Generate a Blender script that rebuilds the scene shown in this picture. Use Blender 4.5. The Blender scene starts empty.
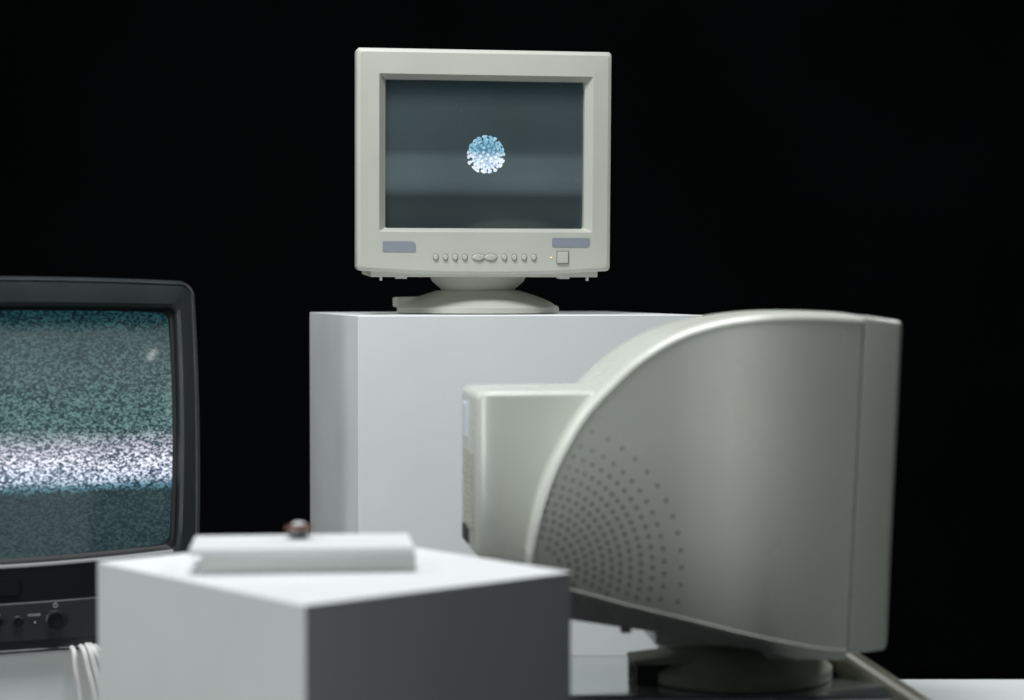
import bpy, bmesh, math, random
from mathutils import Vector, Matrix
random.seed(7)
S = bpy.context.scene
COL = S.collection
R = math.radians
ZC = 1.25                                   # camera height above the studio floor

# ---------------------------------------------------------------- materials
def mat(name, col, rough=0.5, metal=0.0, spec=0.5, var=0.04, nscale=8.0, bump=0.0, bscale=400.0, coat=0.0, rvar=0.05, dirt=0.0):
    m = bpy.data.materials.new(name); m.use_nodes = True
    nt = m.node_tree; N = nt.nodes; L = nt.links
    b = N['Principled BSDF']
    b.inputs['Metallic'].default_value = metal
    b.inputs['Specular IOR Level'].default_value = spec
    b.inputs['Coat Weight'].default_value = coat
    tc = N.new('ShaderNodeTexCoord')
    n = N.new('ShaderNodeTexNoise'); n.inputs['Scale'].default_value = nscale; n.inputs['Detail'].default_value = 6
    L.new(tc.outputs['Object'], n.inputs['Vector'])
    r = N.new('ShaderNodeMapRange'); r.inputs['From Min'].default_value = 0.3; r.inputs['From Max'].default_value = 0.7
    r.inputs['To Min'].default_value = 1 - var; r.inputs['To Max'].default_value = 1 + var
    L.new(n.outputs['Fac'], r.inputs['Value'])
    mx = N.new('ShaderNodeVectorMath'); mx.operation = 'SCALE'; mx.inputs[0].default_value = col[:3]
    L.new(r.outputs['Result'], mx.inputs['Scale'])
    out = mx.outputs['Vector']
    if dirt > 0:                              # sparse specks and scuffs
        d = N.new('ShaderNodeTexNoise'); d.inputs['Scale'].default_value = 55; d.inputs['Detail'].default_value = 8; d.inputs['Roughness'].default_value = 0.75
        L.new(tc.outputs['Object'], d.inputs['Vector'])
        dr = N.new('ShaderNodeMapRange'); dr.inputs['From Min'].default_value = 0.62; dr.inputs['From Max'].default_value = 0.8
        dr.inputs['To Min'].default_value = 1; dr.inputs['To Max'].default_value = 1 - dirt
        L.new(d.outputs['Fac'], dr.inputs['Value'])
        m2 = N.new('ShaderNodeVectorMath'); m2.operation = 'SCALE'
        L.new(out, m2.inputs[0]); L.new(dr.outputs['Result'], m2.inputs['Scale']); out = m2.outputs['Vector']
    L.new(out, b.inputs['Base Color'])
    r2 = N.new('ShaderNodeMapRange'); r2.inputs['From Min'].default_value = 0.3; r2.inputs['From Max'].default_value = 0.7
    r2.inputs['To Min'].default_value = max(0.02, rough - rvar); r2.inputs['To Max'].default_value = min(1, rough + rvar)
    L.new(n.outputs['Fac'], r2.inputs['Value']); L.new(r2.outputs['Result'], b.inputs['Roughness'])
    if bump > 0:
        bn = N.new('ShaderNodeTexNoise'); bn.inputs['Scale'].default_value = bscale; bn.inputs['Detail'].default_value = 3
        L.new(tc.outputs['Object'], bn.inputs['Vector'])
        bp = N.new('ShaderNodeBump'); bp.inputs['Strength'].default_value = bump; bp.inputs['Distance'].default_value = 0.0006
        L.new(bn.outputs['Fac'], bp.inputs['Height']); L.new(bp.outputs['Normal'], b.inputs['Normal'])
    return m

M = {}
M['white']   = mat('painted_white_board', (0.735, 0.758, 0.765), 0.55, var=0.03, nscale=5, bump=0.15, bscale=120, dirt=0.10)
M['white2']  = mat('matt_white_card', (0.66, 0.68, 0.69), 0.6, var=0.02)
M['gloss']   = mat('gloss_grey_paint', (0.62, 0.66, 0.66), 0.12, metal=0.8, var=0.03, spec=0.8, rvar=0.02)
M['inner']   = mat('grey_paper', (0.55, 0.56, 0.55), 0.8, var=0.03)
M['beige']   = mat('beige_monitor_plastic', (0.475, 0.488, 0.44), 0.42, var=0.025, nscale=10, bump=0.25, bscale=900, dirt=0.03)
M['beige2']  = mat('satin_monitor_shell', (0.595, 0.62, 0.565), 0.27, spec=0.85, rvar=0.015, var=0.015, nscale=6, bump=0.2, bscale=900)
M['beige3']  = mat('shade_toned_plastic', (0.40, 0.40, 0.33), 0.5, var=0.05, nscale=12, bump=0.2)  # beige darkened to carry the shade on the side-on monitor's base
M['olive']   = mat('yellowed_plastic', (0.46, 0.46, 0.36), 0.45, var=0.04, nscale=12)
M['seam']    = mat('dark_seam_and_shade', (0.03, 0.032, 0.03), 0.7)  # also the painted shade inside the base ear
M['hole']    = mat('vent_hole_shade', (0.19, 0.20, 0.185), 0.8)
M['gap']     = mat('soft_gap', (0.22, 0.225, 0.20), 0.7)
M['badge']   = mat('grey_blue_label', (0.24, 0.27, 0.31), 0.35, var=0.04)
M['sticker'] = mat('white_sticker', (0.70, 0.74, 0.82), 0.5)
M['tv']      = mat('charcoal_tv_plastic', (0.017, 0.022, 0.025), 0.42, var=0.08, nscale=14, bump=0.3, bscale=700, dirt=0.2)
M['tvdark']  = mat('black_tv_plastic', (0.004, 0.005, 0.006), 0.5, var=0.1, spec=0.3)
M['tvpanel'] = mat('tv_control_panel', (0.028, 0.033, 0.037), 0.45, var=0.06, bump=0.2)
M['silver']  = mat('pale_trim', (0.36, 0.37, 0.38), 0.4, metal=0.2)
M['ink']     = mat('pale_print', (0.50, 0.52, 0.52), 0.6)
M['cable']   = mat('white_cable_sheath', (0.74, 0.74, 0.73), 0.45)
M['copper']  = mat('copper_rim', (0.30, 0.17, 0.145), 0.25, metal=0.9)
M['darkglass'] = mat('dark_smoked_glass', (0.02, 0.035, 0.045), 0.08, spec=0.8, coat=0.5)
M['glint']   = mat('painted_glint', (0.85, 0.87, 0.87), 0.2)  # the button's white glint, put into a pale colour
M['black']   = mat('black_backdrop_cloth', (0.006, 0.0075, 0.0085), 0.95, spec=0.05, var=0.3, nscale=1.5)
M['floor']   = mat('black_studio_floor', (0.004, 0.0045, 0.005), 0.9, spec=0.05, var=0.3, nscale=2)

def emis(name, col, strength):
    m = bpy.data.materials.new(name); m.use_nodes = True
    b = m.node_tree.nodes['Principled BSDF']
    b.inputs['Base Color'].default_value = (0.02, 0.02, 0.02, 1)
    b.inputs['Emission Color'].default_value = (*col, 1); b.inputs['Emission Strength'].default_value = strength
    return m
M['led'] = emis('lit_led', (1.0, 0.85, 0.35), 1.2)

def ramp(N, L, src, stops, interp='LINEAR'):
    r = N.new('ShaderNodeValToRGB'); r.color_ramp.interpolation = interp
    e = r.color_ramp.elements
    while len(e) > 1: e.remove(e[-1])
    e[0].position = stops[0][0]; e[0].color = (*stops[0][1], 1)
    for p, c in stops[1:]:
        k = e.new(p); k.color = (*c, 1)
    L.new(src, r.inputs['Fac']); return r.outputs['Color']

def g3(v): return (v, v, v)

def screen_base(name, z0, z1):
    """lit glass tube: returns nodes, t = 0 at top of tube .. 1 at its bottom"""
    m = bpy.data.materials.new(name); m.use_nodes = True
    nt = m.node_tree; N = nt.nodes; L = nt.links
    b = N['Principled BSDF']
    b.inputs['Base Color'].default_value = (0.018, 0.024, 0.026, 1)
    b.inputs['Roughness'].default_value = 0.07
    b.inputs['Specular IOR Level'].default_value = 0.5
    tc = N.new('ShaderNodeTexCoord'); sp = N.new('ShaderNodeSeparateXYZ')
    L.new(tc.outputs['Object'], sp.inputs[0])
    dn = N.new('ShaderNodeTexNoise'); dn.inputs['Scale'].default_value = 170; dn.inputs['Detail'].default_value = 5; dn.inputs['Roughness'].default_value = 0.7
    L.new(tc.outputs['Object'], dn.inputs['Vector'])
    ramp_d = ramp(N, L, dn.outputs['Fac'], [(0.0, (0.018, 0.024, 0.026)), (0.69, (0.018, 0.024, 0.026)), (0.78, (0.14, 0.15, 0.15)), (1.0, (0.2, 0.2, 0.2))])
    L.new(ramp_d, b.inputs['Base Color'])
    mr = N.new('ShaderNodeMapRange'); mr.inputs['From Min'].default_value = z1; mr.inputs['From Max'].default_value = z0
    L.new(sp.outputs['Z'], mr.inputs['Value'])
    return m, N, L, b, tc, sp, mr.outputs['Result']

# ---------------------------------------------------------------- mesh helpers
def new_bm(): return bmesh.new()

def box(bm, x0, x1, y0, y1, z0, z1, bev=0.0, seg=2):
    r = bmesh.ops.create_cube(bm, size=1.0)
    vs = r['verts']
    for v in vs:
        v.co = Vector((x0 + (v.co.x + .5) * (x1 - x0), y0 + (v.co.y + .5) * (y1 - y0), z0 + (v.co.z + .5) * (z1 - z0)))
    if bev > 0:
        es = {e for v in vs for e in v.link_edges}
        bmesh.ops.bevel(bm, geom=list(es), offset=bev, segments=seg, profile=0.7, affect='EDGES')
    return bm

def cyl(bm, c, axis, r0, r1, h, n=32):
    """cone/cylinder from c along axis"""
    ax = Vector(axis).normalized()
    r = bmesh.ops.create_cone(bm, cap_ends=True, segments=n, radius1=r0, radius2=r1, depth=h)
    q = Vector((0, 0, 1)).rotation_difference(ax).to_matrix().to_4x4()
    bmesh.ops.transform(bm, matrix=Matrix.Translation(Vector(c) + ax * h / 2) @ q, verts=r['verts'])
    return r['verts']

def lathe(bm, prof, n=64, center=(0, 0, 0), sx=1.0, sy=1.0):
    """prof = [(r, z)] bottom to top"""
    rings = []
    for r, z in prof:
        rings.append([bm.verts.new((center[0] + r * sx * math.cos(2*math.pi*k/n), center[1] + r * sy * math.sin(2*math.pi*k/n), center[2] + z)) for k in range(n)])
    for a, b in zip(rings, rings[1:]):
        for k in range(n):
            bm.faces.new((a[k], a[(k+1) % n], b[(k+1) % n], b[k]))
    bm.faces.new(list(reversed(rings[0]))); bm.faces.new(rings[-1])

def loft(bm, loops, closed=True):
    """bridge successive vertex loops of equal length"""
    vl = [[bm.verts.new(p) for p in lp] for lp in loops]
    n = len(vl[0])
    for a, b in zip(vl, vl[1:]):
        for k in range(n if closed else n - 1):
            bm.faces.new((a[k], a[(k+1) % n], b[(k+1) % n], b[k]))
    return vl

def obj(name, bm, m, parent=None, smooth=None, recalc=True):
    if recalc: bmesh.ops.recalc_face_normals(bm, faces=bm.faces)
    me = bpy.data.meshes.new(name); bm.to_mesh(me); bm.free()
    for mm in (m if isinstance(m, list) else [m]): me.materials.append(mm)
    o = bpy.data.objects.new(name, me); COL.objects.link(o)
    if parent: o.parent = parent
    if smooth is not None:
        for p in me.polygons: p.use_smooth = True
        me.set_sharp_from_angle(angle=R(smooth))
    return o

def tag(o, label, cat, group=None):
    o['label'] = label; o['category'] = cat
    if group: o['group'] = group
    return o

def thing(name, label, cat, loc, rz=0, group=None):
    o = bpy.data.objects.new(name, None); COL.objects.link(o)
    o.empty_display_size = 0.05
    o.location = loc; o.rotation_euler = (0, 0, rz)
    return tag(o, label, cat, group)

def struct(name, bm, m):
    o = obj(name, bm, m); o['kind'] = 'structure'; return o

def rrect(x0, x1, z0, z1, r, n=6):
    """rounded rectangle outline, ccw in (x, z); r one radius or four (bl, br, tr, tl)"""
    rs = [r]*4 if not isinstance(r, (list, tuple)) else r
    cs = [(x0+rs[0], z0+rs[0], 180, rs[0]), (x1-rs[1], z0+rs[1], 270, rs[1]), (x1-rs[2], z1-rs[2], 0, rs[2]), (x0+rs[3], z1-rs[3], 90, rs[3])]
    out = []
    for cx, cz, a0, rr in cs:
        for k in range(n + 1):
            a = R(a0 + 90*k/n); out.append((cx + rr*math.cos(a), cz + rr*math.sin(a)))
    return out

def prism(bm, pts, y0, y1):
    """extrude an (x, z) outline from y0 to y1"""
    a = [bm.verts.new((x, y0, z)) for x, z in pts]; b = [bm.verts.new((x, y1, z)) for x, z in pts]
    n = len(pts)
    for k in range(n): bm.faces.new((a[k], a[(k+1) % n], b[(k+1) % n], b[k]))
    bm.faces.new(list(reversed(a))); bm.faces.new(b)

def tube(bm, pts, r, n=12, flat=1.0):
    """round tube through points (Catmull-Rom smoothed)"""
    P = [Vector(p) for p in pts]; P = [P[0]*2 - P[1]] + P + [P[-1]*2 - P[-2]]
    path = []
    for i in range(1, len(P) - 2):
        for k in range(8):
            t = k/8
            path.append(0.5*((2*P[i]) + (P[i+1]-P[i-1])*t + (2*P[i-1]-5*P[i]+4*P[i+1]-P[i+2])*t*t + (3*P[i]-P[i-1]-3*P[i+1]+P[i+2])*t**3))
    path.append(P[-2])
    rings = []
    for i, p in enumerate(path):
        d = (path[min(i+1, len(path)-1)] - path[max(i-1, 0)]).normalized()
        s = d.cross(Vector((0, 1, 0.01))).normalized(); u = s.cross(d)
        rings.append([p + s*r*math.cos(2*math.pi*k/n) + u*r*flat*math.sin(2*math.pi*k/n) for k in range(n)])
    vl = loft(bm, rings); bm.faces.new(list(reversed(vl[0]))); bm.faces.new(vl[-1])

# ---------------------------------------------------------------- the studio
bm = new_bm(); box(bm, -12, 12, -3, 9, -0.05, 0); struct('floor', bm, M['floor'])
bm = new_bm(); box(bm, -12, 12, 6.5, 6.6, 0, 7); struct('backdrop', bm, M['black'])

def plinth(name, label, corner, ang_r, a, b, top, m=None, split=0.0):
    """corner = nearest vertical edge (x, y); right face runs along ang_r for b, left face goes back for a"""
    if m is None:
        bm = new_bm(); box(bm, 0, b, 0, a, 0.0, top, 0.0016, 3)
        t = tag(obj(name, bm, M['white'], None, 30), label, 'plinth', 'display plinths')
        t.location = (corner[0], corner[1], 0); t.rotation_euler = (0, 0, ang_r)
        return t
    t = thing(name, label, 'plinth', (corner[0], corner[1], 0), ang_r, 'display plinths')
    bm = new_bm(); box(bm, 0, b, 0, a, 0.0, top - 0.004, 0.0012, 2)
    obj('body', bm, M['white'], t, 30)
    bm = new_bm(); box(bm, -0.0006, b + 0.0006, -0.0006, a + 0.0006, top - 0.004, top, 0.0015, 2)
    obj('top_board', bm, m, t, 30)
    return t

# near plinth, corner towards the camera
near = plinth('plinth', 'nearest white plinth with its corner to the camera, carrying the flat white box', (-0.1566, 1.500), R(40.75), 0.318, 0.273, ZC - 0.2381)
# tall plinth below the front-facing monitor
tall = plinth('plinth', 'tall white plinth under the monitor with its screen facing us', (-0.2011, 2.60), R(13.4), 0.475, 0.474, ZC - 0.0337)
# low plinth with the television
tvp = plinth('plinth', 'grey-looking plinth under the black television at lower left', (-0.954, 2.176), R(23), 0.50, 0.70, ZC - 0.4265)
# plinth under the side-on monitor
mon_p = plinth('plinth', 'glossy topped low plinth under the monitor seen from its side', (-0.02, 2.006), R(0), 0.222, 0.405, ZC - 0.410, M['gloss'])
# bright plinth top at lower right
rp = plinth('plinth', 'bright white plinth top cut by the lower right corner of the frame', (0.452, 1.95), R(0), 0.40, 0.62, ZC - 0.4615)

# ---------------------------------------------------------------- flat white box and small button
bx = thing('flat_box', 'flat white box with an overhanging lid lying on the nearest plinth', 'box', (-0.2606, 1.660, ZC - 0.2381), R(6.0))
bm = new_bm(); box(bm, 0, 0.180, 0, 0.092, 0, 0.0160, 0.0012); obj('body', bm, M['inner'], bx, 30)
bm = new_bm(); box(bm, -0.0095, 0.1790, -0.002, 0.094, 0.0160, 0.0215, 0.002, 3); obj('lid', bm, M['white2'], bx, 30)
bt = thing('glass_button', 'tiny dark glass button with a coppery rim on the lid of the flat white box', 'trinket', (-0.1865, 1.735, ZC - 0.2381 + 0.0215), 0)
bm = new_bm(); lathe(bm, [(0.0070, 0), (0.0082, 0.001), (0.0086, 0.0050), (0.0084, 0.0075)], 32); obj('base', bm, M['darkglass'], bt, 40)
bm = new_bm(); lathe(bm, [(0.0084, 0.0075), (0.0122, 0.0085), (0.0124, 0.0108), (0.0095, 0.0122)], 32); obj('rim', bm, M['copper'], bt, 40)
bm = new_bm(); lathe(bm, [(0.0060, 0.0118), (0.0052, 0.0134), (0.0030, 0.0142), (0.001, 0.0144)], 10); obj('glint_cap', bm, M['glint'], bt)  # pale cap standing in for the white glint on the button

# ---------------------------------------------------------------- swivel base shared by both monitors
def swivel_base(t, Rb, ear_side, mlip, mdome, neck_top, neck_r, dome_h=0.032):
    bm = new_bm()
    lathe(bm, [(Rb - 0.004, 0), (Rb, 0.002), (Rb, 0.009), (Rb - 0.003, 0.0115), (Rb*0.94, 0.0130), (Rb*0.90, 0.0165), (Rb*0.80, 0.0222), (Rb*0.66, 0.0278), (Rb*0.54, dome_h-0.001), (Rb*0.50, dome_h)], 96)
    o = obj('base', bm, mlip, t, 35)
    # raised wedge ear at one side of the base
    bm = new_bm()
    s = ear_side
    def X(v): return s*v
    w = Rb*0.72
    prof = [(X(Rb*0.985), 0.009), (X(Rb*0.985), 0.0235), (X(Rb*0.55), 0.0250), (X(Rb*0.40), dome_h), (X(Rb*0.40), 0.010)]
    prism(bm, prof, -w*0.15, w)
    bmesh.ops.bevel(bm, geom=list(bm.edges), offset=0.0012, segments=2, affect='EDGES')
    obj('base_ear', bm, mlip, t, 35)
    # bowl-shaped neck that carries the case
    bm = new_bm()
    lathe(bm, [(neck_r*0.74, dome_h - 0.004), (neck_r*0.80, dome_h + 0.003), (neck_r*0.97, dome_h + (neck_top-dome_h)*0.5), (neck_r*1.06, neck_top)], 72)
    obj('swivel_neck', bm, mdome, t, 40)

# ---------------------------------------------------------------- monitor 1: facing us, on the tall plinth
m1 = thing('crt_monitor', 'beige monitor facing us on the tall plinth, round blue-white virus on its screen', 'monitor', (-0.0570, 2.865, ZC - 0.0337), R(9.0), 'tube monitors')
swivel_base(m1, 0.1165, -1, M['beige'], M['beige'], 0.0600, 0.068, 0.0335)
for ch in m1.children:
    for v_ in ch.data.vertices: v_.co.x += 0.008
# head pivots: tilt 2.5 deg forward about the neck
head_y = -0.125
XL, XR, ZB, ZT = -0.1765, 0.1765, 0.0605, 0.3625
SX0, SX1, SZ0, SZ1 = -0.1325, 0.1400, 0.1245, 0.3275          # outer bevel of the opening
GX0, GX1, GZ0, GZ1 = -0.1230, 0.1490 - 0.0185, 0.1305, 0.3225 - 0.003
GX1 = 0.1505 - 0.020
def tilt(o, deg, piv):
    o.data.transform(Matrix.Translation(piv) @ Matrix.Rotation(R(deg), 4, 'X') @ Matrix.Translation(-Vector(piv)))
PIV = Vector((0, head_y, 0.055)); TD = 2.0
SX0, SX1, SZ0, SZ1 = -0.1460, 0.1500, 0.1135, 0.3280
GX0, GX1, GZ0, GZ1 = -0.1365, 0.1400, 0.1185, 0.3210
bm = new_bm()
def loop3(r, y): return [(x, y, z) for x, z in r]
n_ = 5
def bez(x0, x1, z0, z1, r, y, chin=0.0):
    pts = rrect(x0, x1, z0, z1, r, n_)
    # subdivide long sides so that the chin can bow
    out = []
    for i, (x, z) in enumerate(pts):
        out.append((x, z))
        x2, z2 = pts[(i+1) % len(pts)]
        if math.hypot(x2-x, z2-z) > 0.05:
            for k in range(1, 12):
                out.append((x+(x2-x)*k/12, z+(z2-z)*k/12))
    xm = (x0+x1)/2; hw = (x1-x0)/2
    res = []
    for x, z in out:
        f = max(0, 1 - (z - z0)/0.02) if z < z0 + 0.02 else 0
        res.append((x, y, z - chin*f*(1 - ((x-xm)/hw)**2)))
    return res
y0 = head_y
loops = [bez(XL+0.001, XR-0.001, ZB+0.001, ZT-0.001, 0.005, y0+0.034, 0.006),
         bez(XL, XR, ZB, ZT, 0.0055, y0+0.031, 0.006),
         bez(XL, XR, ZB, ZT, 0.0055, y0+0.006, 0.006),
         bez(XL+0.0013, XR-0.0013, ZB+0.0013, ZT-0.0013, 0.0048, y0+0.0022, 0.006),
         bez(XL+0.0055, XR-0.0055, ZB+0.005, ZT-0.0055, 0.004, y0, 0.006),
         bez(SX0, SX1, SZ0, SZ1, 0.002, y0-0.001, 0),
         bez(SX0+0.0006, SX1-0.0006, SZ0+0.0006, SZ1-0.0006, 0.002, y0-0.0006, 0),
         bez(GX0, GX1, GZ0, GZ1, 0.0025, y0+0.010, 0),
         bez(GX0, GX1, GZ0, GZ1, 0.0025, y0+0.026, 0)]
loft(bm, loops)
o = obj('bezel', bm, M['beige'], m1, 13); tilt(o, TD, PIV); bezel1 = o
# rear case
bm = new_bm()
secs = [(XL+0.003, XR-0.003, ZB+0.002, ZT-0.003, y0+0.0345, 0.006), (XL+0.008, XR-0.008, ZB+0.004, ZT-0.006, y0+0.10, 0.01), (-0.13, 0.13, 0.085, 0.335, y0+0.20, 0.02), (-0.105, 0.105, 0.11, 0.30, y0+0.27, 0.02), (-0.10, 0.10, 0.115, 0.295, y0+0.345, 0.015)]
vl = loft(bm, [loop3(rrect(a, b, c, d, r, 5), y) for a, b, c, d, y, r in secs])
bm.faces.new(vl[-1]); bm.faces.new(list(reversed(vl[0])))
o = obj('case', bm, M['beige3'], m1, 40); tilt(o, TD, PIV)

# screen glass 1
m, N, L, b, tc, sp, t = screen_base('monitor_tube_glass', GZ0, GZ1)
c1 = ramp(N, L, t, [(0.0, (0.006, 0.012, 0.014)), (0.06, (0.014, 0.025, 0.029)), (0.18, (0.033, 0.048, 0.051)), (0.42, (0.032, 0.047, 0.051)),
                    (0.47, (0.036, 0.052, 0.057)), (0.53, (0.078, 0.108, 0.118)), (0.66, (0.086, 0.118, 0.128)), (0.72, (0.072, 0.100, 0.106)),
                    (0.785, (0.018, 0.027, 0.027)), (0.9, (0.022, 0.031, 0.031)), (1.0, (0.012, 0.020, 0.022))])
# uneven phosphor glow
n1 = N.new('ShaderNodeTexNoise'); n1.inputs['Scale'].default_value = 7; n1.inputs['Detail'].default_value = 1
L.new(tc.outputs['Object'], n1.inputs['Vector'])
n1r = N.new('ShaderNodeMapRange'); n1r.inputs['To Min'].default_value = 0.65; n1r.inputs['To Max'].default_value = 1.1; n1r.inputs['From Min'].default_value = 0.25; n1r.inputs['From Max'].default_value = 0.75
L.new(n1.outputs['Fac'], n1r.inputs['Value'])
# fine raster lines
wv = N.new('ShaderNodeTexNoise'); wv.inputs['Scale'].default_value = 900; wv.inputs['Detail'].default_value = 1
L.new(tc.outputs['Object'], wv.inputs['Vector'])
wr = N.new('ShaderNodeMapRange'); wr.inputs['To Min'].default_value = 0.75; wr.inputs['To Max'].default_value = 1.25
L.new(wv.outputs['Fac'], wr.inputs['Value'])
ml = N.new('ShaderNodeMath'); ml.operation = 'MULTIPLY'; L.new(n1r.outputs['Result'], ml.inputs[0]); L.new(wr.outputs['Result'], ml.inputs[1])
L.new(c1, b.inputs['Emission Color']); L.new(ml.outputs[0], b.inputs['Emission Strength'])
M['glass1'] = m

def crt(bm, x0, x1, z0, z1, y_edge, bulge, nx=28, nz=22):
    g = []
    for j in range(nz+1):
        row = []
        for i in range(nx+1):
            s = 2*i/nx - 1; q = 2*j/nz - 1
            row.append(bm.verts.new((x0+(x1-x0)*i/nx, y_edge - bulge*(1 - 0.55*s*s - 0.45*q*q), z0+(z1-z0)*j/nz)))
        g.append(row)
    for j in range(nz):
        for i in range(nx): bm.faces.new((g[j][i], g[j][i+1], g[j+1][i+1], g[j+1][i]))
bm = new_bm(); crt(bm, GX0-0.002, GX1+0.002, GZ0-0.002, GZ1+0.002, y0+0.0225, 0.007)
o = obj('screen', bm, M['glass1'], m1, 60, recalc=False); tilt(o, TD, PIV); scr1 = o

# virus picture shown on the tube: ball with club-shaped spikes, flat on the glass
vc = (0.0030, 0.2200); VR = 0.0272
def vmat(name, c_top, c_bot, k=1.0):
    m = bpy.data.materials.new(name); m.use_nodes = True; nt = m.node_tree; N = nt.nodes; L = nt.links; b = N['Principled BSDF']
    b.inputs['Base Color'].default_value = (0.02, 0.02, 0.02, 1); b.inputs['Roughness'].default_value = 0.3
    tc = N.new('ShaderNodeTexCoord'); sp = N.new('ShaderNodeSeparateXYZ'); L.new(tc.outputs['Object'], sp.inputs[0])
    mr = N.new('ShaderNodeMapRange'); mr.inputs['From Min'].default_value = vc[1]+VR; mr.inputs['From Max'].default_value = vc[1]-VR
    L.new(sp.outputs['Z'], mr.inputs['Value'])
    col = ramp(N, L, mr.outputs['Result'], [(0, c_top), (0.40, c_top), (0.58, c_bot), (1, c_bot)])
    L.new(col, b.inputs['Emission Color']); b.inputs['Emission Strength'].default_value = k
    return m
VM = [vmat('virus_shell_glow', (0.07, 0.22, 0.33), (0.42, 0.58, 0.78)), vmat('virus_spike_glow', (0.22, 0.47, 0.62), (0.74, 0.86, 0.98)), vmat('virus_tip_glow', (0.36, 0.62, 0.78), (0.92, 0.97, 1.0)), vmat('virus_gap_glow', (0.03, 0.10, 0.16), (0.22, 0.33, 0.50))]
bm = new_bm()
ys = y0 + 0.0149
def flat(pts, y, mi):
    f = bm.faces.new([bm.verts.new((vc[0]+x, y, vc[1]+z)) for x, z in pts]); f.material_index = mi
def disc(cx, cz, r, y, mi, n=10, sq=1.0, a0=0.0):
    pts = []
    for k in range(n):
        a = 2*math.pi*k/n; x, z = r*sq*math.cos(a), r*math.sin(a)
        pts.append((cx + x*math.cos(a0) - z*math.sin(a0), cz + x*math.sin(a0) + z*math.cos(a0)))
    flat(pts, y, mi)
disc(0, 0, VR*0.74, ys, 0, 40)
NSP = 78
for k in range(NSP):
    w = 1 - (k + 0.5)/NSP                      # height on the front hemisphere (0 = silhouette)
    r3 = math.sqrt(1 - w*w); a = k*2.39996 + random.uniform(-.12, .12)
    cx, cz = r3*math.cos(a), r3*math.sin(a)
    L1 = VR*0.66; L2 = VR*(0.92 + random.uniform(-.04, .05))
    d = (math.cos(a), math.sin(a)); pr = (-d[1], d[0])
    yy = ys - 0.00003*(k % 7) - 0.0004*w
    hw = VR*0.035
    p0 = (cx*L1, cz*L1); p1 = (cx*L2, cz*L2)
    flat([(p0[0]-pr[0]*hw, p0[1]-pr[1]*hw), (p0[0]+pr[0]*hw, p0[1]+pr[1]*hw), (p1[0]+pr[0]*hw*1.4, p1[1]+pr[1]*hw*1.4), (p1[0]-pr[0]*hw*1.4, p1[1]-pr[1]*hw*1.4)], yy, 1)
    disc(p1[0]*0.985, p1[1]*0.985, VR*random.uniform(0.07, 0.092), yy-0.00002, 2 if random.random() < .5 else 1, 9, 0.45 + 0.55*w, a)
    if w > 0.25 and random.random() < 0.5:
        disc(p1[0] + VR*.06, p1[1] - VR*.07, VR*0.05, yy-0.00001, 3, 7)
for k in range(19):
    a = 2*math.pi*(k + random.uniform(-.2, .2))/19
    d = (math.cos(a), math.sin(a)); pr = (-d[1], d[0]); hw = VR*random.uniform(.035, .05)
    p0 = (d[0]*VR*0.66, d[1]*VR*0.66); e = random.uniform(.90, .96); p1 = (d[0]*VR*e, d[1]*VR*e)
    flat([(p0[0]-pr[0]*hw, p0[1]-pr[1]*hw), (p0[0]+pr[0]*hw, p0[1]+pr[1]*hw), (p1[0]+pr[0]*hw, p1[1]+pr[1]*hw), (p1[0]-pr[0]*hw, p1[1]-pr[1]*hw)], ys-0.0001, 1)
    disc(p1[0], p1[1], VR*random.uniform(.09, .12), ys-0.00012, 2 if k % 2 else 1, 10, 0.6, a)
o = obj('virus_picture', bm, VM, scr1, recalc=False); tilt(o, TD, PIV)

def m1part(name, bm, m, parent=None, sm=35):
    o = obj(name, bm, m, parent or m1, sm); tilt(o, TD, PIV); return o
# labels on the chin
bm = new_bm(); prism(bm, rrect(-0.1410, -0.0955, 0.0865, 0.1005, [0.002, 0.0015, 0.006, 0.0015], 4), y0-0.0014, y0+0.001); m1part('blank_label', bm, M['badge'])
bm = new_bm(); prism(bm, rrect(0.0935, 0.1465, 0.0935, 0.1060, [0.002, 0.005, 0.002, 0.002], 4), y0-0.0014, y0+0.001); m1part('blank_label', bm, M['badge'])
# control buttons
def button(x, z, rx, rz):
    bm = new_bm()
    seg = 20
    for (s0, ya, yb, f) in [(1.0, 0, -0.0016, 0.75)]:
        a = [(x + rx*math.cos(2*math.pi*k/seg), y0+0.001, z + rz*math.sin(2*math.pi*k/seg)) for k in range(seg)]
        b_ = [(x + rx*math.cos(2*math.pi*k/seg), y0-0.0018, z + rz*math.sin(2*math.pi*k/seg)) for k in range(seg)]
        c_ = [(x + rx*f*math.cos(2*math.pi*k/seg), y0-0.0032, z + rz*f*math.sin(2*math.pi*k/seg)) for k in range(seg)]
        vl = loft(bm, [a, b_, c_]); bm.faces.new(vl[-1])
    o = m1part('button', bm, M['beige'])
    bm = new_bm()                               # dark gap round the button
    a = [(x + (rx+0.0007)*math.cos(2*math.pi*k/seg), y0-0.00115, z + (rz+0.0007)*math.sin(2*math.pi*k/seg)) for k in range(seg)]
    bm.faces.new([bm.verts.new(p) for p in reversed(a)])
    m1part('button_gap', bm, M['gap'], o, None)
BZ = 0.0790
for x in (-0.0680, -0.0548, -0.0412, -0.0280): button(x, BZ, 0.0035, 0.0038)
for x in (-0.0090, 0.0080): button(x, BZ, 0.0088, 0.0042)
for x in (0.0270, 0.0407, 0.0545, 0.0680): button(x, BZ, 0.0035, 0.0038)
bm = new_bm(); box(bm, 0.1010, 0.1160, y0-0.0035, y0+0.001, 0.0715, 0.0870, 0.001); pb = m1part('power_button', bm, M['beige'])
bm = new_bm(); box(bm, 0.0998, 0.1172, y0-0.0012, y0+0.0008, 0.0702, 0.0882); m1part('button_gap', bm, M['gap'], pb)
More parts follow.
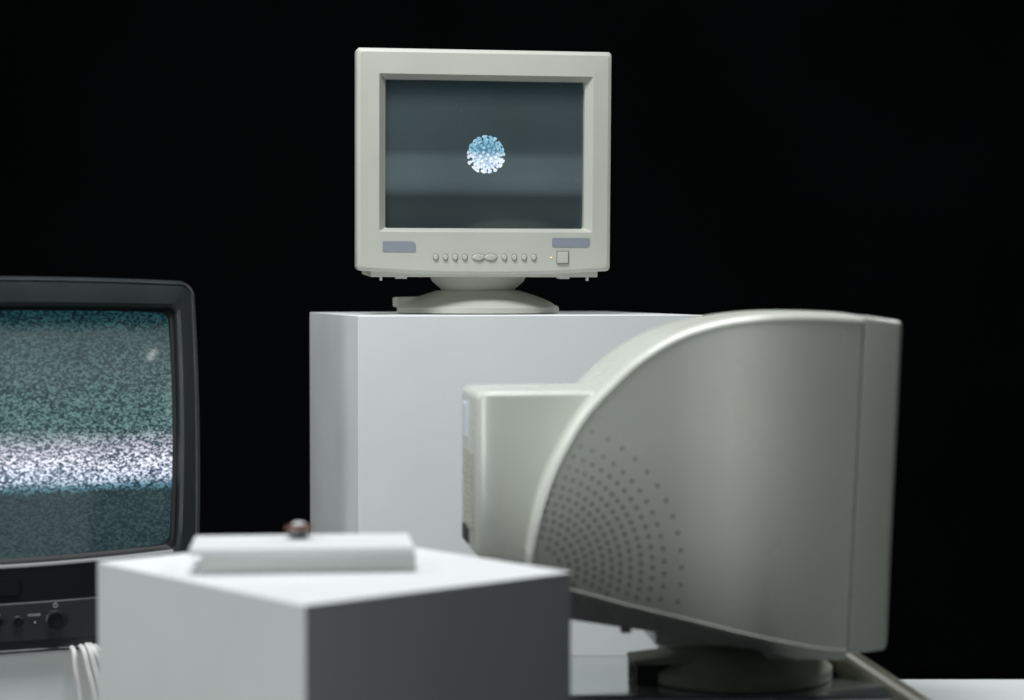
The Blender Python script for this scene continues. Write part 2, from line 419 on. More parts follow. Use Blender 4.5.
bm = new_bm(); cyl(bm, (0.0925, y0+0.001, BZ), (0, -1, 0), 0.0013, 0.001, 0.0032, 14); m1part('led', bm, M['led'])
# tray and hooks under the chin
bm = new_bm(); box(bm, -0.157, 0.160, y0+0.008, y0+0.15, 0.0515, 0.0625, 0.002); m1part('under_tray', bm, M['beige'])
for x in (-0.142, 0.146):
    bm = new_bm(); box(bm, x-0.0016, x+0.0016, y0+0.010, y0+0.016, 0.0465, 0.054, 0.0005); m1part('hook', bm, M['beige'])
for x in (-0.114, 0.113):
    bm = new_bm(); box(bm, x-0.0075, x+0.0075, y0+0.009, y0+0.03, 0.0490, 0.054, 0.0008); m1part('tab', bm, M['beige'])

# ---------------------------------------------------------------- monitor 2: seen from its side
m2 = thing('crt_monitor', 'pale monitor seen from its side, curved shell with rings of round vent holes', 'monitor', (0.238, 2.11, ZC - 0.410), R(4.0), 'tube monitors')
BK = 0.094                                       # seam between shell and front bezel
def wtop(u):                                     # upper rim height over u
    pts = [(-0.2285, 0.150), (-0.2225, 0.1839), (-0.2125, 0.2176), (-0.1970, 0.2513), (-0.1755, 0.2862), (-0.1540, 0.3100), (-0.1250, 0.3370), (-0.0870, 0.3605), (-0.0490, 0.3735), (-0.0104, 0.3795), (0.0293, 0.3812), (0.0842, 0.3790), (0.15, 0.3735)]
    return interp(pts, u)
def wbot(u):
    return interp([(-0.2285, 0.1270), (-0.1944, 0.1190), (-0.1278, 0.1005), (-0.0687, 0.0860), (-0.0091, 0.0740), (0.0308, 0.0665), (0.0739, 0.0592), (0.094, 0.0575), (0.15, 0.0600)], u)
def interp(pts, u):
    if u <= pts[0][0]: return pts[0][1]
    for i in range(len(pts)-1):
        if u <= pts[i+1][0]:
            p1, p2 = pts[i], pts[i+1]; p0 = pts[i-1] if i else p1; p3 = pts[i+2] if i+2 < len(pts) else p2
            h = p2[0]-p1[0]; t = (u-p1[0])/h
            def sl(a, b): return (b[1]-a[1])/(b[0]-a[0]) if b[0] != a[0] else 0
            m1_ = sl(p0, p2) if i else sl(p1, p2); m2_ = sl(p1, p3) if i+2 < len(pts) else sl(p1, p2)
            return (2*t**3-3*t*t+1)*p1[1] + (t**3-2*t*t+t)*h*m1_ + (-2*t**3+3*t*t)*p2[1] + (t**3-t*t)*h*m2_
    return pts[-1][1]
def W(u):                                        # half width of the shell at u
    return interp([(-0.235, 0.1600), (-0.15, 0.1580), (-0.10, 0.1580), (-0.078, 0.1595), (-0.05, 0.1660), (-0.025, 0.1740), (-0.005, 0.1790), (0.015, 0.1810), (0.035, 0.1805), (0.055, 0.1780), (0.075, 0.1743), (0.094, 0.1700), (0.13, 0.1620)], u)
# columns dense at the steep rear arc
us = [-0.2285 + (0.3225)*(k/46)**1.7 for k in range(47)]
us[-1] = BK
inner_top = [(u, wtop(u)) for u in us]; inner_bot = [(u, wbot(u)) for u in us]
loop_in = inner_top + list(reversed(inner_bot))
def offset_loop(lp, d):
    n = len(lp); out = []
    for i, p in enumerate(lp):
        a = lp[i-1]; c = lp[(i+1) % n]
        t = Vector((c[0]-a[0], c[1]-a[1]));
        if t.length < 1e-9: t = Vector((1, 0))
        t.normalize(); out.append((p[0] - t.y*d, p[1] + t.x*d))
    return out
RIM = 0.0062
loop_out = offset_loop(loop_in, RIM)
# keep the seam end flat
def fix(lp, ref, dist):
    out = []
    for (a, b), (c, d) in zip(lp, ref):
        out.append((c, d + (dist if d > 0.2 else -dist)) if abs(c - BK) < 1e-6 else (a, b))
    return out
loop_out = fix(loop_out, loop_in, RIM)
bm = new_bm()
def P(u, w, v): return (u, v, w)
nt_ = len(us)
NV = 14
def side(sgn):
    grid = []
    for i, u in enumerate(us):
        t_, b_ = inner_top[i][1], inner_bot[i][1]
        grid.append([bm.verts.new(P(u, b_ + (t_-b_)*j/NV, sgn*(W(u)-0.0006))) for j in range(NV+1)])
    for i in range(nt_-1):
        for j in range(NV):
            bm.faces.new((grid[i][j], grid[i+1][j], grid[i+1][j+1], grid[i][j+1]))
    # rim: small step out, then bevel back to the crown of the shell
    per_in = [grid[i][NV] for i in range(nt_)] + [grid[i][0] for i in reversed(range(nt_))]
    step = [bm.verts.new(P(u, w, sgn*(W(u)+0.0006))) for u, w in fix(offset_loop(loop_in, 0.0008), loop_in, 0.0008)]
    mid = [bm.verts.new(P(u, w, sgn*(W(u)-0.0006))) for u, w in fix(offset_loop(loop_in, RIM*0.55), loop_in, RIM*0.55)]
    out = [bm.verts.new(P(u, w, sgn*(W(u)-0.0042))) for u, w in loop_out]
    for ring_a, ring_b in ((per_in, step), (step, mid), (mid, out)):
        n = len(ring_a)
        for k in range(n):
            if k == nt_-1: continue              # open at the seam
            kk = (k+1) % n
            try: bm.faces.new((ring_a[k], ring_b[k], ring_b[kk], ring_a[kk]))
            except ValueError: pass
    return out
on = side(-1); of = side(1)
# crown between both rims over the top arc (gently domed), rear end
def strip(idx, dome):
    rows = []
    NX = 10
    for k in idx:
        u, w = loop_out[k]; a, c = on[k], of[k]
        row = [a]
        for j in range(1, NX):
            f = j/NX; hgt = dome*math.sin(math.pi*f)
            p = a.co.lerp(c.co, f); row.append(bm.verts.new((p.x, p.y, p.z + hgt)))
        row.append(c); rows.append(row)
    for r1, r2 in zip(rows, rows[1:]):
        for j in range(NX): bm.faces.new((r1[j], r1[j+1], r2[j+1], r2[j]))
strip(list(range(nt_)), 0.003)
strip([0, 2*nt_-1], 0.0)
o = obj('shell', bm, M['beige2'], m2, 40)
for v_ in o.data.vertices:                       # shell narrows a little towards its far side
    k = max(0, (v_.co.y + 0.17)/0.34); f = 1 - 0.018*k*min(1, max(0, (0.09 - v_.co.x)/0.12))
    v_.co.x = 0.03 + (v_.co.x - 0.03)*f; v_.co.z = 0.13 + (v_.co.z - 0.13)*f
# underbody below the lower rim: leans inwards
bm = new_bm()
lps = []
ub = [(-0.226, 0.094, 0.146), (-0.1916, 0.0866, 0.148), (-0.1418, 0.0788, 0.149), (-0.0717, 0.0686, 0.151), (0.0, 0.056, 0.164), (0.0397, 0.0485, 0.168), (0.0935, 0.0455, 0.162)]
for u, zb, hw in ub:
    zt = wbot(u) - 0.004; wt = W(u) - 0.006
    lps.append([P(u, zt, -wt), P(u, zb, -hw), P(u, zb-0.001, -hw*.5), P(u, zb-0.001, hw*.5), P(u, zb, hw), P(u, zt, wt)])
vl = loft(bm, lps)
bm.faces.new(vl[0]); bm.faces.new(list(reversed(vl[-1])))
obj('underbody', bm, M['beige2'], m2, 30)
# rear housing of the tube neck
bm = new_bm()
def nsec(u, hw, z0, z1, r): return [(u, v, z) for v, z in rrect(-hw, hw, z0, z1, r, 8)]
vl = loft(bm, [nsec(-0.2815, 0.0855, 0.146, 0.301, 0.006), nsec(-0.2805, 0.0880, 0.143, 0.3045, 0.006), nsec(-0.2775, 0.0910, 0.141, 0.3068, 0.005), nsec(-0.2720, 0.0935, 0.139, 0.3078, 0.005), nsec(-0.2600, 0.0955, 0.138, 0.3082, 0.005), nsec(-0.12, 0.100, 0.120, 0.3092, 0.005)])
bm.faces.new(vl[0]); bm.faces.new(list(reversed(vl[-1])))
neck2 = obj('rear_housing', bm, M['beige2'], m2, 50)
bm = new_bm(); box(bm, -0.2828, -0.2810, 0.015, 0.062, 0.256, 0.292); obj('sticker', bm, M['sticker'], neck2)
bm = new_bm()
for k in range(13): box(bm, -0.2822, -0.2810, -0.058, 0.058, 0.166 + k*0.0062, 0.1688 + k*0.0062)
obj('vent_slots', bm, M['beige3'], neck2)
bm = new_bm(); box(bm, -0.2832, -0.2808, 0.0, 0.066, 0.146, 0.162); obj('socket_recess', bm, M['seam'], neck2)
for o_ in [neck2] + list(neck2.children):          # rear face is set a little askew
    for v_ in o_.data.vertices:
        if v_.co.x < -0.2: v_.co.x -= 0.07*(v_.co.y + 0.09)*0.6
# front bezel
bm = new_bm()
def bsec(u, hw, z0, z1, r): return [(u, v, z) for v, z in rrect(-hw, hw, z0, z1, r, 6)]
B0 = BK + 0.0012
loops = [bsec(B0, 0.1650, 0.0555, 0.3838, 0.004), bsec(B0+0.001, 0.1692, 0.0530, 0.3850, 0.005), bsec(0.1235, 0.1605, 0.0542, 0.3825, 0.005), bsec(0.1262, 0.1592, 0.0552, 0.3815, 0.005), bsec(0.1280, 0.156, 0.058, 0.3790, 0.005),
         bsec(0.1285, 0.148, 0.108, 0.360, 0.004), bsec(0.118, 0.140, 0.115, 0.352, 0.006), bsec(0.102, 0.140, 0.115, 0.352, 0.006)]
# the bezel leans slightly: upper edge reaches further forward
loops = [[(x, y, z) for x, y, z in lp] if i > 1 else [(x, y, z) for x, y, z in lp] for i, lp in enumerate(loops)]
loft(bm, loops)
fb = obj('front_bezel', bm, M['beige2'], m2, 35)
for v_ in fb.data.vertices:
    if v_.co.z > 0.3: v_.co.z -= max(0, v_.co.x - 0.096)*0.09
    if v_.co.x > 0.1: v_.co.x += 0.008
bm = new_bm(); vl = loft(bm, [bsec(BK-0.003, 0.1635, 0.0590, 0.3815, 0.006), bsec(B0+0.002, 0.1635, 0.0590, 0.3815, 0.006)]); obj('seam_gap', bm, M['seam'], m2)
bm = new_bm()
g = []
for j in range(17):
    g.append([bm.verts.new((0.106 + 0.008*(1 - ((i-8)/8)**2*.5 - ((j-8)/8)**2*.5), -0.141 + 0.282*i/16, 0.113 + 0.241*j/16)) for i in range(17)])
for j in range(16):
    for i in range(16): bm.faces.new((g[j][i], g[j][i+1], g[j+1][i+1], g[j+1][i]))
obj('screen', bm, M['darkglass'], m2, 60)
# vent holes: rings of flat discs, the holes' shade put into their colour
bm = new_bm()
cu, cw = -0.2246, 0.1384
radii = [0.022, 0.0305, 0.0390, 0.0475, 0.0555, 0.0640, 0.0725, 0.0812, 0.0912, 0.1015, 0.1128, 0.1245, 0.1415]
for ri, r in enumerate(radii):
    sp_ = 0.0078 if r < 0.07 else 0.0082 if r < 0.105 else 0.0100 if r < 0.12 else 0.0122 if r < 0.13 else 0.0165
    n = max(8, int(2*math.pi*r/sp_))
    rad0 = 0.0019 if r < 0.12 else 0.0018
    for k in range(n):
        a = 2*math.pi*(k + 0.5*(ri % 2))/n
        u, w = cu + r*math.cos(a), cw + r*math.sin(a)*1.02
        if u < -0.2210 or u > 0: continue
        if w > wtop(u) - 0.008 or w < wbot(u) + 0.005: continue
        ang = math.degrees(a) % 360
        if 100 < ang < 180: continue
        rad = rad0*(1 - 0.5*min(1, max(0, (ang - 45)/50))*min(1, max(0, (r - 0.05)/0.05))) if ang < 180 else rad0
        h = 0.001; slope = (W(u+h) - W(u-h))/(2*h)
        vs = []
        for q in range(12):
            b_ = 2*math.pi*q/12
            uu = u + rad*math.cos(b_); vs.append(bm.verts.new((uu, -(W(uu) - 0.0006 + 0.00025), w + rad*math.sin(b_))))
        bm.faces.new(vs)
obj('vent_holes', bm, M['hole'], m2, recalc=False)
# little foot and ledge below the underbody
bm = new_bm(); box(bm, -0.140, -0.130, -0.136, -0.122, 0.0705, 0.079, 0.002); obj('foot', bm, M['beige3'], m2, 30)
bm = new_bm(); box(bm, -0.104, 0.02, -0.120, 0.120, 0.055, 0.067, 0.003); obj('ledge', bm, M['beige2'], m2, 30)
bm = new_bm(); box(bm, 0.02, 0.0925, -0.120, 0.120, 0.039, 0.050, 0.003); obj('ledge', bm, M['beige2'], m2, 30)
for ch in m2.children_recursive:               # front half leans: its upper edge reaches further forward
    for v_ in ch.data.vertices: v_.co.x += 0.044*(v_.co.z - 0.385)*min(1, max(0, (v_.co.x + 0.07)/0.15))
for ch in m2.children_recursive:               # case narrower than its height, set a little towards its near side
    for v_ in ch.data.vertices: v_.co.y = v_.co.y*0.87 - 0.0225
# base of the side-on monitor
bm = new_bm(); lathe(bm, [(0.098, 0), (0.102, 0.002), (0.102, 0.012), (0.099, 0.0148), (0.090, 0.0200), (0.080, 0.030), (0.072, 0.037), (0.060, 0.040)], 96)
base2 = obj('base', bm, M['beige3'], m2, 35)
bm = new_bm()
prof = [(-0.118, 0.0235), (-0.118, 0.0280), (-0.075, 0.0325), (-0.045, 0.0370), (-0.02, 0.0340), (-0.02, 0.010), (-0.045, 0.010), (-0.045, 0.0255), (-0.075, 0.0235)]
box(bm, -0.1170, -0.1130, -0.022, -0.010, 0.0, 0.026)
prism(bm, prof, -0.060, -0.008)
bmesh.ops.bevel(bm, geom=list(bm.edges), offset=0.0012, segments=2, affect='EDGES')
obj('base_ear', bm, M['beige3'], m2, 35)
bm = new_bm(); box(bm, -0.1125, -0.046, -0.048, -0.012, 0.001, 0.0238); obj('ear_shade_block', bm, M['seam'], m2)  # solid dark block standing in for the shade inside the hollow ear
bm = new_bm(); lathe(bm, [(0.058, 0.036), (0.068, 0.044), (0.080, 0.052), (0.090, 0.062)], 72); obj('swivel_neck', bm, M['beige3'], m2, 40)

# cream strip slanting from behind the base on to the right plinth
bm = new_bm()
pts = [(0.332, 2.135, ZC-0.375), (0.350, 2.125, ZC-0.392), (0.372, 2.100, ZC-0.405), (0.425, 2.040, ZC-0.436), (0.470, 1.990, ZC-0.4515)]
Pn = [Vector(p) for p in pts]; rings = []
for i, p in enumerate(Pn):
    d = (Pn[min(i+1, 4)] - Pn[max(i-1, 0)]).normalized(); s = d.cross(Vector((0, 0, 1))).normalized(); u_ = s.cross(d)
    hw = 0.0160 if i else 0.010; th = 0.0130 if i else 0.007
    rings.append([p + s*a*hw + u_*b_*th for a, b_ in [(-1, -.8), (-1, .2), (-.86, .7), (-.5, 1), (-.1, .75), (.6, .75), (.9, .5), (1, 0), (1, -.8)]])
vl = loft(bm, rings); bm.faces.new(list(reversed(vl[0]))); bm.faces.new(vl[-1])
tag(obj('cream_strip', bm, M['olive'], None, 25), 'cream coloured strip slanting down from behind the base of the side-on monitor', 'strip')

# ---------------------------------------------------------------- television
tv = thing('television', 'black television showing grey static with a bright white band, cut by the left edge', 'television', (-0.6065, 2.3040, ZC - 0.4265), R(23.0))
TW = 0.49; TH = 0.4370; hx = TW/2
OX0, OX1, OZ0, OZ1 = -0.2220, 0.2220, 0.1140, 0.4060
def tvl(dx, dz, y, bulge, r, base=0.0):
    """outer outline: bowed sides, bowed top"""
    pts = rrect(-hx+dx, hx-dx, base+dz, TH-dz, r, 6); out = []
    seq = []
    for i, (x, z) in enumerate(pts):
        seq.append((x, z)); x2, z2 = pts[(i+1) % len(pts)]
        if math.hypot(x2-x, z2-z) > 0.05:
            for k in range(1, 16): seq.append((x+(x2-x)*k/16, z+(z2-z)*k/16))
    for x, z in seq:
        fz = (z - TH/2)/(TH/2); fx = x/hx
        out.append((x + bulge*math.copysign(1, x)*min(1, abs(fx))**2*(1 - fz*fz), y, z + (0.006*(1 - fx*fx) if z > TH*0.6 else 0)))
    return out
def tvin(dx, dz, y, r, bow=0.0):
    pts = rrect(OX0+dx, OX1-dx, OZ0+dz, OZ1-dz, r, 6); seq = []
    for i, (x, z) in enumerate(pts):
        seq.append((x, z)); x2, z2 = pts[(i+1) % len(pts)]
        if math.hypot(x2-x, z2-z) > 0.05:
            for k in range(1, 16): seq.append((x+(x2-x)*k/16, z+(z2-z)*k/16))
    out = []
    zm = (OZ0+OZ1)/2
    for x, z in seq:
        fx = x/0.222; fz = (z-zm)/((OZ1-OZ0)/2)
        out.append((x + 0.004*fx*(1-fz*fz), y, z + (0.003 if z > zm else -0.008)*(1-fx*fx)))
    return out
bm = new_bm()
loops = [tvl(0.004, 0.004, 0.075, 0.006, 0.020), tvl(0.0, 0.0, 0.070, 0.007, 0.020), tvl(0.0, 0.0, 0.012, 0.007, 0.018), tvl(0.0012, 0.0012, 0.006, 0.007, 0.017),
         tvl(0.0042, 0.0042, 0.0025, 0.006, 0.014), tvl(0.0058, 0.0058, 0.0038, 0.006, 0.012), tvl(0.0080, 0.0075, 0.0032, 0.006, 0.011),
         tvin(-0.004, -0.004, 0.0005, 0.008), tvin(0, 0, 0.0025, 0.008), tvin(0.0035, 0.0035, 0.014, 0.010), tvin(0.0035, 0.0035, 0.030, 0.010)]
loft(bm, loops)
obj('front_frame', bm, M['tv'], tv, 30)
bm = new_bm()
vl = loft(bm, [tvl(0.006, 0.006, 0.0755, 0.006, 0.018), tvl(0.012, 0.012, 0.16, 0.004, 0.018), [(x*0.62, 0.42, 0.06 + z*0.72) for x, y, z in tvl(0, 0, 0, 0, 0.02)], [(x*0.55, 0.46, 0.08 + z*0.62) for x, y, z in tvl(0, 0, 0, 0, 0.02)]])
bm.faces.new(vl[-1]); bm.faces.new(list(reversed(vl[0])))
obj('rear_case', bm, M['tvdark'], tv, 40)
# black gasket round the tube
bm = new_bm()
loft(bm, [tvin(0.0002, 0.0002, 0.0034, 0.008), tvin(0.0030, 0.0030, 0.0120, 0.010), tvin(0.0065, 0.0060, 0.0140, 0.012), tvin(0.0075, 0.007, 0.0260, 0.012)])
obj('screen_gasket', bm, M['tvdark'], tv, 40)

m, N, L, b, tc, sp, t = screen_base('television_tube_glass', OZ0, OZ1)
b.inputs['Roughness'].default_value = 0.05; b.inputs['Specular IOR Level'].default_value = 0.8
def noise(scale, det=2.0, rough=0.5, off=None, stretch=None):
    n = N.new('ShaderNodeTexNoise'); n.inputs['Scale'].default_value = scale; n.inputs['Detail'].default_value = det; n.inputs['Roughness'].default_value = rough
    if stretch:
        mp = N.new('ShaderNodeMapping'); mp.inputs['Scale'].default_value = stretch; L.new(tc.outputs['Object'], mp.inputs['Vector']); L.new(mp.outputs['Vector'], n.inputs['Vector'])
    else: L.new(tc.outputs['Object'], n.inputs['Vector'])
    return n.outputs['Fac']
def maprange(v, a, b_, c, d):
    r = N.new('ShaderNodeMapRange'); r.inputs['From Min'].default_value = a; r.inputs['From Max'].default_value = b_
    r.inputs['To Min'].default_value = c; r.inputs['To Max'].default_value = d; L.new(v, r.inputs['Value']); return r.outputs['Result']
def math_(op, a, b_):
    q = N.new('ShaderNodeMath'); q.operation = op
    for i, v in enumerate((a, b_)):
        if isinstance(v, (int, float)): q.inputs[i].default_value = v
        else: L.new(v, q.inputs[i])
    return q.outputs[0]
# snow: grainy speckle about 2 mm across
def cells(scale, off):
    v = N.new('ShaderNodeTexVoronoi'); v.inputs['Scale'].default_value = scale; v.inputs['Randomness'].default_value = 1.0
    mp = N.new('ShaderNodeMapping'); mp.inputs['Scale'].default_value = (0.8, 0.02, 1.15); mp.inputs['Location'].default_value = (off, 0.001, off*2)
    L.new(tc.outputs['Object'], mp.inputs['Vector']); L.new(mp.outputs['Vector'], v.inputs['Vector'])
    q = N.new('ShaderNodeSeparateColor'); L.new(v.outputs['Color'], q.inputs['Color']); return q.outputs['Red']
mixn = math_('ADD', math_('MULTIPLY', cells(480, 0.0), 0.5), math_('MULTIPLY', cells(760, 0.37), 0.3))
mixn = math_('ADD', mixn, math_('MULTIPLY', noise(380, 2.0, 0.6, stretch=(0.9, 0.3, 1.1)), 0.2))
sn = maprange(mixn, 0.40, 0.70, 0, 1)
tw = math_('ADD', t, maprange(noise(40, 4, 0.8), 0.3, 0.7, -0.040, -0.016))
lo = ramp(N, L, tw, [(0.0, (0.0, 0.006, 0.010)), (0.035, (0.001, 0.010, 0.015)), (0.075, (0.040, 0.060, 0.064)), (0.22, (0.042, 0.064, 0.067)), (0.40, (0.020, 0.044, 0.048)), (0.485, (0.016, 0.038, 0.044)),
                     (0.535, (0.05, 0.075, 0.11)), (0.66, (0.035, 0.075, 0.13)), (0.70, (0.006, 0.035, 0.052)), (0.725, (0.012, 0.027, 0.031)), (1.0, (0.008, 0.022, 0.027))])
hi = ramp(N, L, tw, [(0.0, (0.01, 0.06, 0.07)), (0.05, (0.04, 0.10, 0.11)), (0.085, (0.085, 0.130, 0.134)), (0.22, (0.12, 0.190, 0.188)), (0.40, (0.15, 0.265, 0.258)), (0.475, (0.18, 0.30, 0.30)),
                     (0.535, (0.70, 0.70, 0.80)), (0.59, (1.15, 1.15, 1.3)), (0.665, (1.0, 1.08, 1.3)), (0.70, (0.16, 0.34, 0.44)), (0.725, (0.046, 0.076, 0.080)), (1.0, (0.036, 0.066, 0.074))])
mx = N.new('ShaderNodeMix'); mx.data_type = 'RGBA'; L.new(sn, mx.inputs['Factor']); L.new(lo, mx.inputs['A']); L.new(hi, mx.inputs['B'])
L.new(mx.outputs['Result'], b.inputs['Emission Color']); b.inputs['Emission Strength'].default_value = 1.0
bm = new_bm(); crt(bm, OX0+0.001, OX1-0.001, OZ0-0.008, OZ1+0.002, 0.0215, 0.013, 36, 28)
obj('screen', bm, m, tv, 60, recalc=False)
# pale lip under the tube
bm = new_bm()
N_ = 40; ra, rb = [], []
for k in range(N_+1):
    fx = -1 + 2*k/N_; x = 0.216*fx; z = OZ0 - 0.008*(1-fx*fx)
    ra.append([(x, 0.0035, z-0.0036), (x, -0.0012, z-0.0034), (x, -0.0012, z-0.0012), (x, 0.0035, z+0.0004)])
vl = loft(bm, ra); bm.faces.new(vl[0]); bm.faces.new(list(reversed(vl[-1])))
obj('screen_lip', bm, M['silver'], tv, 30)
# black strip and slot below the screen
bm = new_bm()
rows = []
for k in range(N_+1):
    fx = -1 + 2*k/N_; x = 0.232*fx; zt = OZ0 - 0.0055 - 0.008*(1-fx*fx); zb = 0.0685 - 0.006*(1-fx*fx)
    rows.append([(x, 0.004, zb), (x, -0.0004, zb), (x, -0.0004, zt), (x, 0.004, zt)])
vl = loft(bm, rows); bm.faces.new(vl[0]); bm.faces.new(list(reversed(vl[-1])))
strip_o = obj('lower_strip', bm, M['tvdark'], tv, 30)
bm = new_bm(); prism(bm, rrect(-0.10, 0.0335, 0.0705, 0.0905, 0.006, 5), -0.0035, 0.002)
bmesh.ops.bevel(bm, geom=[e for e in bm.edges if e.calc_length() > 0.004], offset=0.0008, segments=2, affect='EDGES'); obj('flap', bm, M['tvdark'], tv, 30)
# control panel
bm = new_bm(); rows = []
for k in range(N_+1):
    fx = -1 + 2*k/N_; x = 0.234*fx; zt = 0.0680 - 0.006*(1-fx*fx); zb = 0.0165
    rows.append([(x, 0.006, zb-0.001), (x, 0.0005, zb), (x, -0.0035, zt-0.002), (x, -0.0025, zt-0.0004), (x, 0.004, zt)])
vl = loft(bm, rows); bm.faces.new(vl[0]); bm.faces.new(list(reversed(vl[-1])))
obj('control_panel', bm, M['tvpanel'], tv, 30)
def knob(name, x, z, r, h, rim=False):
    bm = new_bm(); lathe(bm, [(r, 0), (r, h*0.7), (r*0.88, h), (r*0.5, h*0.92)], 32)
    bmesh.ops.rotate(bm, cent=(0, 0, 0), matrix=Matrix.Rotation(R(90), 3, 'X'), verts=bm.verts); bmesh.ops.translate(bm, vec=(x, -0.0005, z), verts=bm.verts)
    k = obj(name, bm, M['tvdark'], tv, 35)
    if rim:
        bm = new_bm(); lathe(bm, [(r*1.22, 0), (r*1.22, 0.0022), (r*1.02, 0.0034)], 32)
        bmesh.ops.rotate(bm, cent=(0, 0, 0), matrix=Matrix.Rotation(R(90), 3, 'X'), verts=bm.verts); bmesh.ops.translate(bm, vec=(x, -0.001, z), verts=bm.verts)
        obj('knob_ring', bm, M['tv'], k, 35)
knob('power_knob', 0.0745, 0.0395, 0.0092, 0.009, True)
knob('button', 0.0310, 0.0400, 0.0052, 0.005, True)
bm = new_bm(); prism(bm, rrect(-0.012, 0.0135, 0.0375, 0.0445, 0.0034, 5), -0.0065, 0.002); obj('button', bm, M['tvdark'], tv, 30)
def text(s, x, z, size, parent):
    cu_ = bpy.data.curves.new('lettering', 'FONT'); cu_.body = s; cu_.size = size; cu_.extrude = 0.0002; cu_.align_x = 'CENTER'
    tmp = bpy.data.objects.new('tmp', cu_); COL.objects.link(tmp)
    dg = bpy.context.evaluated_depsgraph_get(); me = bpy.data.meshes.new_from_object(tmp.evaluated_get(dg))
    bpy.data.objects.remove(tmp)
    me.materials.clear(); me.materials.append(M['ink'])
    o = bpy.data.objects.new('lettering', me); COL.objects.link(o); o.parent = parent
    o.location = (x, -0.0042, z); o.rotation_euler = (R(90), 0, 0)
text('POWER', 0.0500, 0.0450, 0.0042, tv)
text('P C A', 0.0050, 0.0480, 0.0050, tv)
bm = new_bm()
for k in range(14):
    a0, a1 = R(120+300*k/14), R(120+300*(k+1)/14); c = (0.0745, 0.0565); q = []
    for rr, aa in ((0.0020, a0), (0.0028, a0), (0.0028, a1), (0.0020, a1)): q.append(bm.verts.new((c[0]+rr*math.cos(aa), -0.0040, c[1]+rr*math.sin(aa))))
    bm.faces.new(q)
box(bm, 0.0741, 0.0749, -0.0042, -0.0038, 0.0570, 0.0598)
obj('power_symbol', bm, M['ink'], tv)
bm = new_bm(); cyl(bm, (0.0510, 0.001, 0.0375), (0, -1, 0), 0.0010, 0.0010, 0.0035, 12); obj('led', bm, M['ink'], tv)
bm = new_bm()
for i in range(26):
    for j in range(11):
        x = 0.106 + i*0.0045; z = 0.0215 + j*0.0040; s = 0.0012
        yy = 0.0005 - 0.004*(z - 0.0165)/0.05 - 0.0003
        bm.faces.new([bm.verts.new(p) for p in ((x-s, yy, z-s), (x+s, yy, z-s), (x+s, yy, z+s), (x-s, yy, z+s))])
obj('speaker_grille', bm, M['seam'], tv, recalc=False)

# white cables hanging from under the television over the plinth edge
ct = ZC - 0.4265
def on_tv(x, y, z):                               # television frame -> world
    c, s = math.cos(R(23)), math.sin(R(23)); return (-0.6065 + c*x - s*y, 2.3040 + s*x + c*y, ct + z)
cab = [([(0.094, 0.02, 0.004), (0.095, -0.006, 0.001), (0.096, -0.012, -0.02), (0.101, -0.013, -0.055), (0.108, -0.014, -0.16), (0.112, -0.014, -0.32)], 'leftmost of the white cables hanging under the television, apart from the bundle'),
       ([(0.104, 0.02, 0.005), (0.106, -0.008, 0.002), (0.110, -0.015, -0.02), (0.118, -0.018, -0.06), (0.130, -0.018, -0.16), (0.134, -0.016, -0.32)], 'second white cable from the left, hanging under the television'),
       ([(0.111, 0.02, 0.006), (0.113, -0.008, 0.003), (0.119, -0.014, -0.022), (0.127, -0.015, -0.06), (0.142, -0.016, -0.16), (0.149, -0.016, -0.32)], 'white cable in the middle of the bundle hanging under the television'),
       ([(0.115, 0.02, 0.007), (0.118, -0.008, 0.002), (0.130, -0.012, -0.022), (0.146, -0.013, -0.045), (0.170, -0.014, -0.12), (0.18, -0.014, -0.30)], 'white cable slanting right behind the nearest plinth, under the television'),
       ([(0.120, 0.02, 0.006), (0.124, -0.006, 0.001), (0.141, -0.010, -0.012), (0.156, -0.012, -0.030), (0.185, -0.013, -0.10), (0.20, -0.013, -0.28)], 'rightmost short visible piece of white cable at the corner under the television')]
for pts, lab in cab:
    bm = new_bm(); tube(bm, [on_tv(*p) for p in pts], 0.0032)
    tag(obj('cable', bm, M['cable'], None, 60), lab, 'cable', 'white cables under the television')

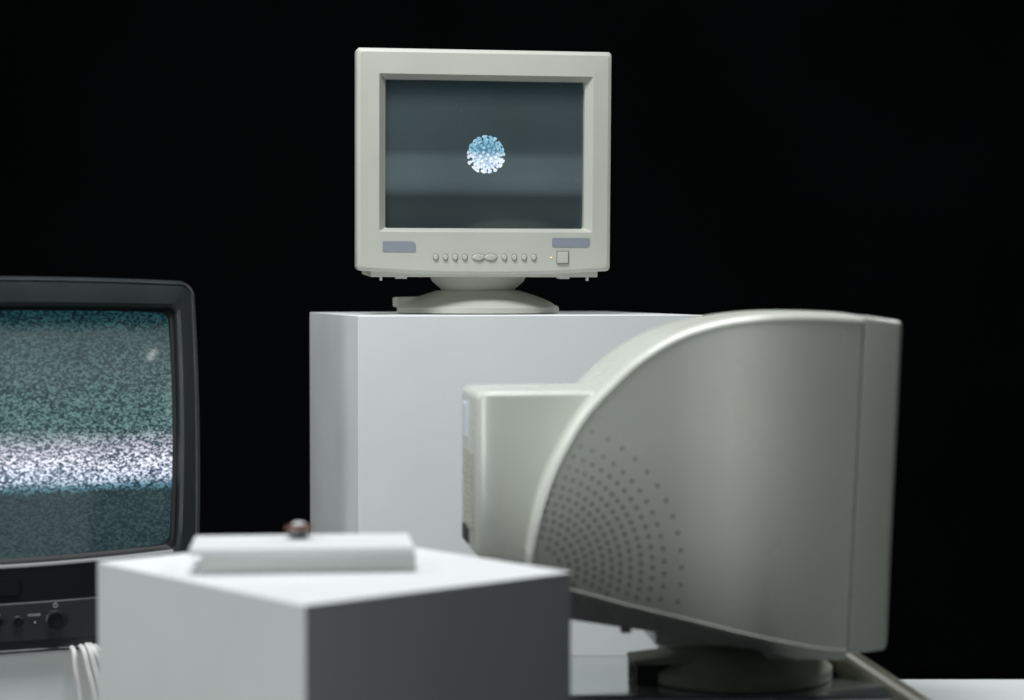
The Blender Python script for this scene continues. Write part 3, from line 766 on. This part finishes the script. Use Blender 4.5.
# ---------------------------------------------------------------- light
w = bpy.data.worlds.new('World'); S.world = w; w.use_nodes = True
w.node_tree.nodes['Background'].inputs[0].default_value = (0.7, 0.85, 1.0, 1); w.node_tree.nodes['Background'].inputs[1].default_value = 0.013
def area(name, loc, target, sx, sy, power, col):
    l = bpy.data.lights.new(name, 'AREA'); l.shape = 'RECTANGLE'; l.size = sx; l.size_y = sy; l.energy = power; l.color = col
    o = bpy.data.objects.new(name, l); COL.objects.link(o); o.location = loc
    o.rotation_euler = (Vector(target) - Vector(loc)).to_track_quat('-Z', 'Y').to_euler()
    return o
area('overhead_softbox', (-0.30, 1.80, 2.75), (-0.10, 2.5, 1.0), 0.8, 0.5, 37, (0.97, 0.985, 1.0))
area('left_softbox', (-1.9, 2.95, 2.6), (-0.2, 2.5, 1.0), 0.8, 0.8, 17, (0.95, 1.0, 0.97))
area('front_left_softbox', (-1.6, -0.1, 1.2), (0.1, 2.1, 1.0), 0.45, 1.2, 25, (0.95, 1.0, 0.97))
area('rear_right_softbox', (1.7, 3.4, 2.7), (0.4, 2.1, 0.9), 0.8, 0.8, 26, (0.97, 0.99, 1.0))
area('small_strip_lamp', (1.246, 0.549, 1.317), (-0.433, 2.395, 1.172), 0.016, 0.062, 0.022, (1.0, 0.99, 0.97)).rotation_euler.rotate_axis('Z', R(-25))

# ---------------------------------------------------------------- camera
cam = bpy.data.cameras.new('camera'); co = bpy.data.objects.new('camera', cam); COL.objects.link(co)
co.location = (0, 0, ZC); co.rotation_euler = (R(90 - 1.72), 0, 0)
cam.sensor_width = 36; cam.lens = 70.0; cam.clip_start = 0.05; cam.clip_end = 100
cam.dof.use_dof = True; cam.dof.focus_distance = 2.68; cam.dof.aperture_fstop = 3.4; cam.dof.aperture_blades = 9
S.camera = co
S.render.engine = 'CYCLES'
S.view_settings.view_transform = 'Standard'; S.view_settings.look = 'None'; S.view_settings.exposure = 0; S.view_settings.gamma = 1
S.render.resolution_x = 1024; S.render.resolution_y = 700
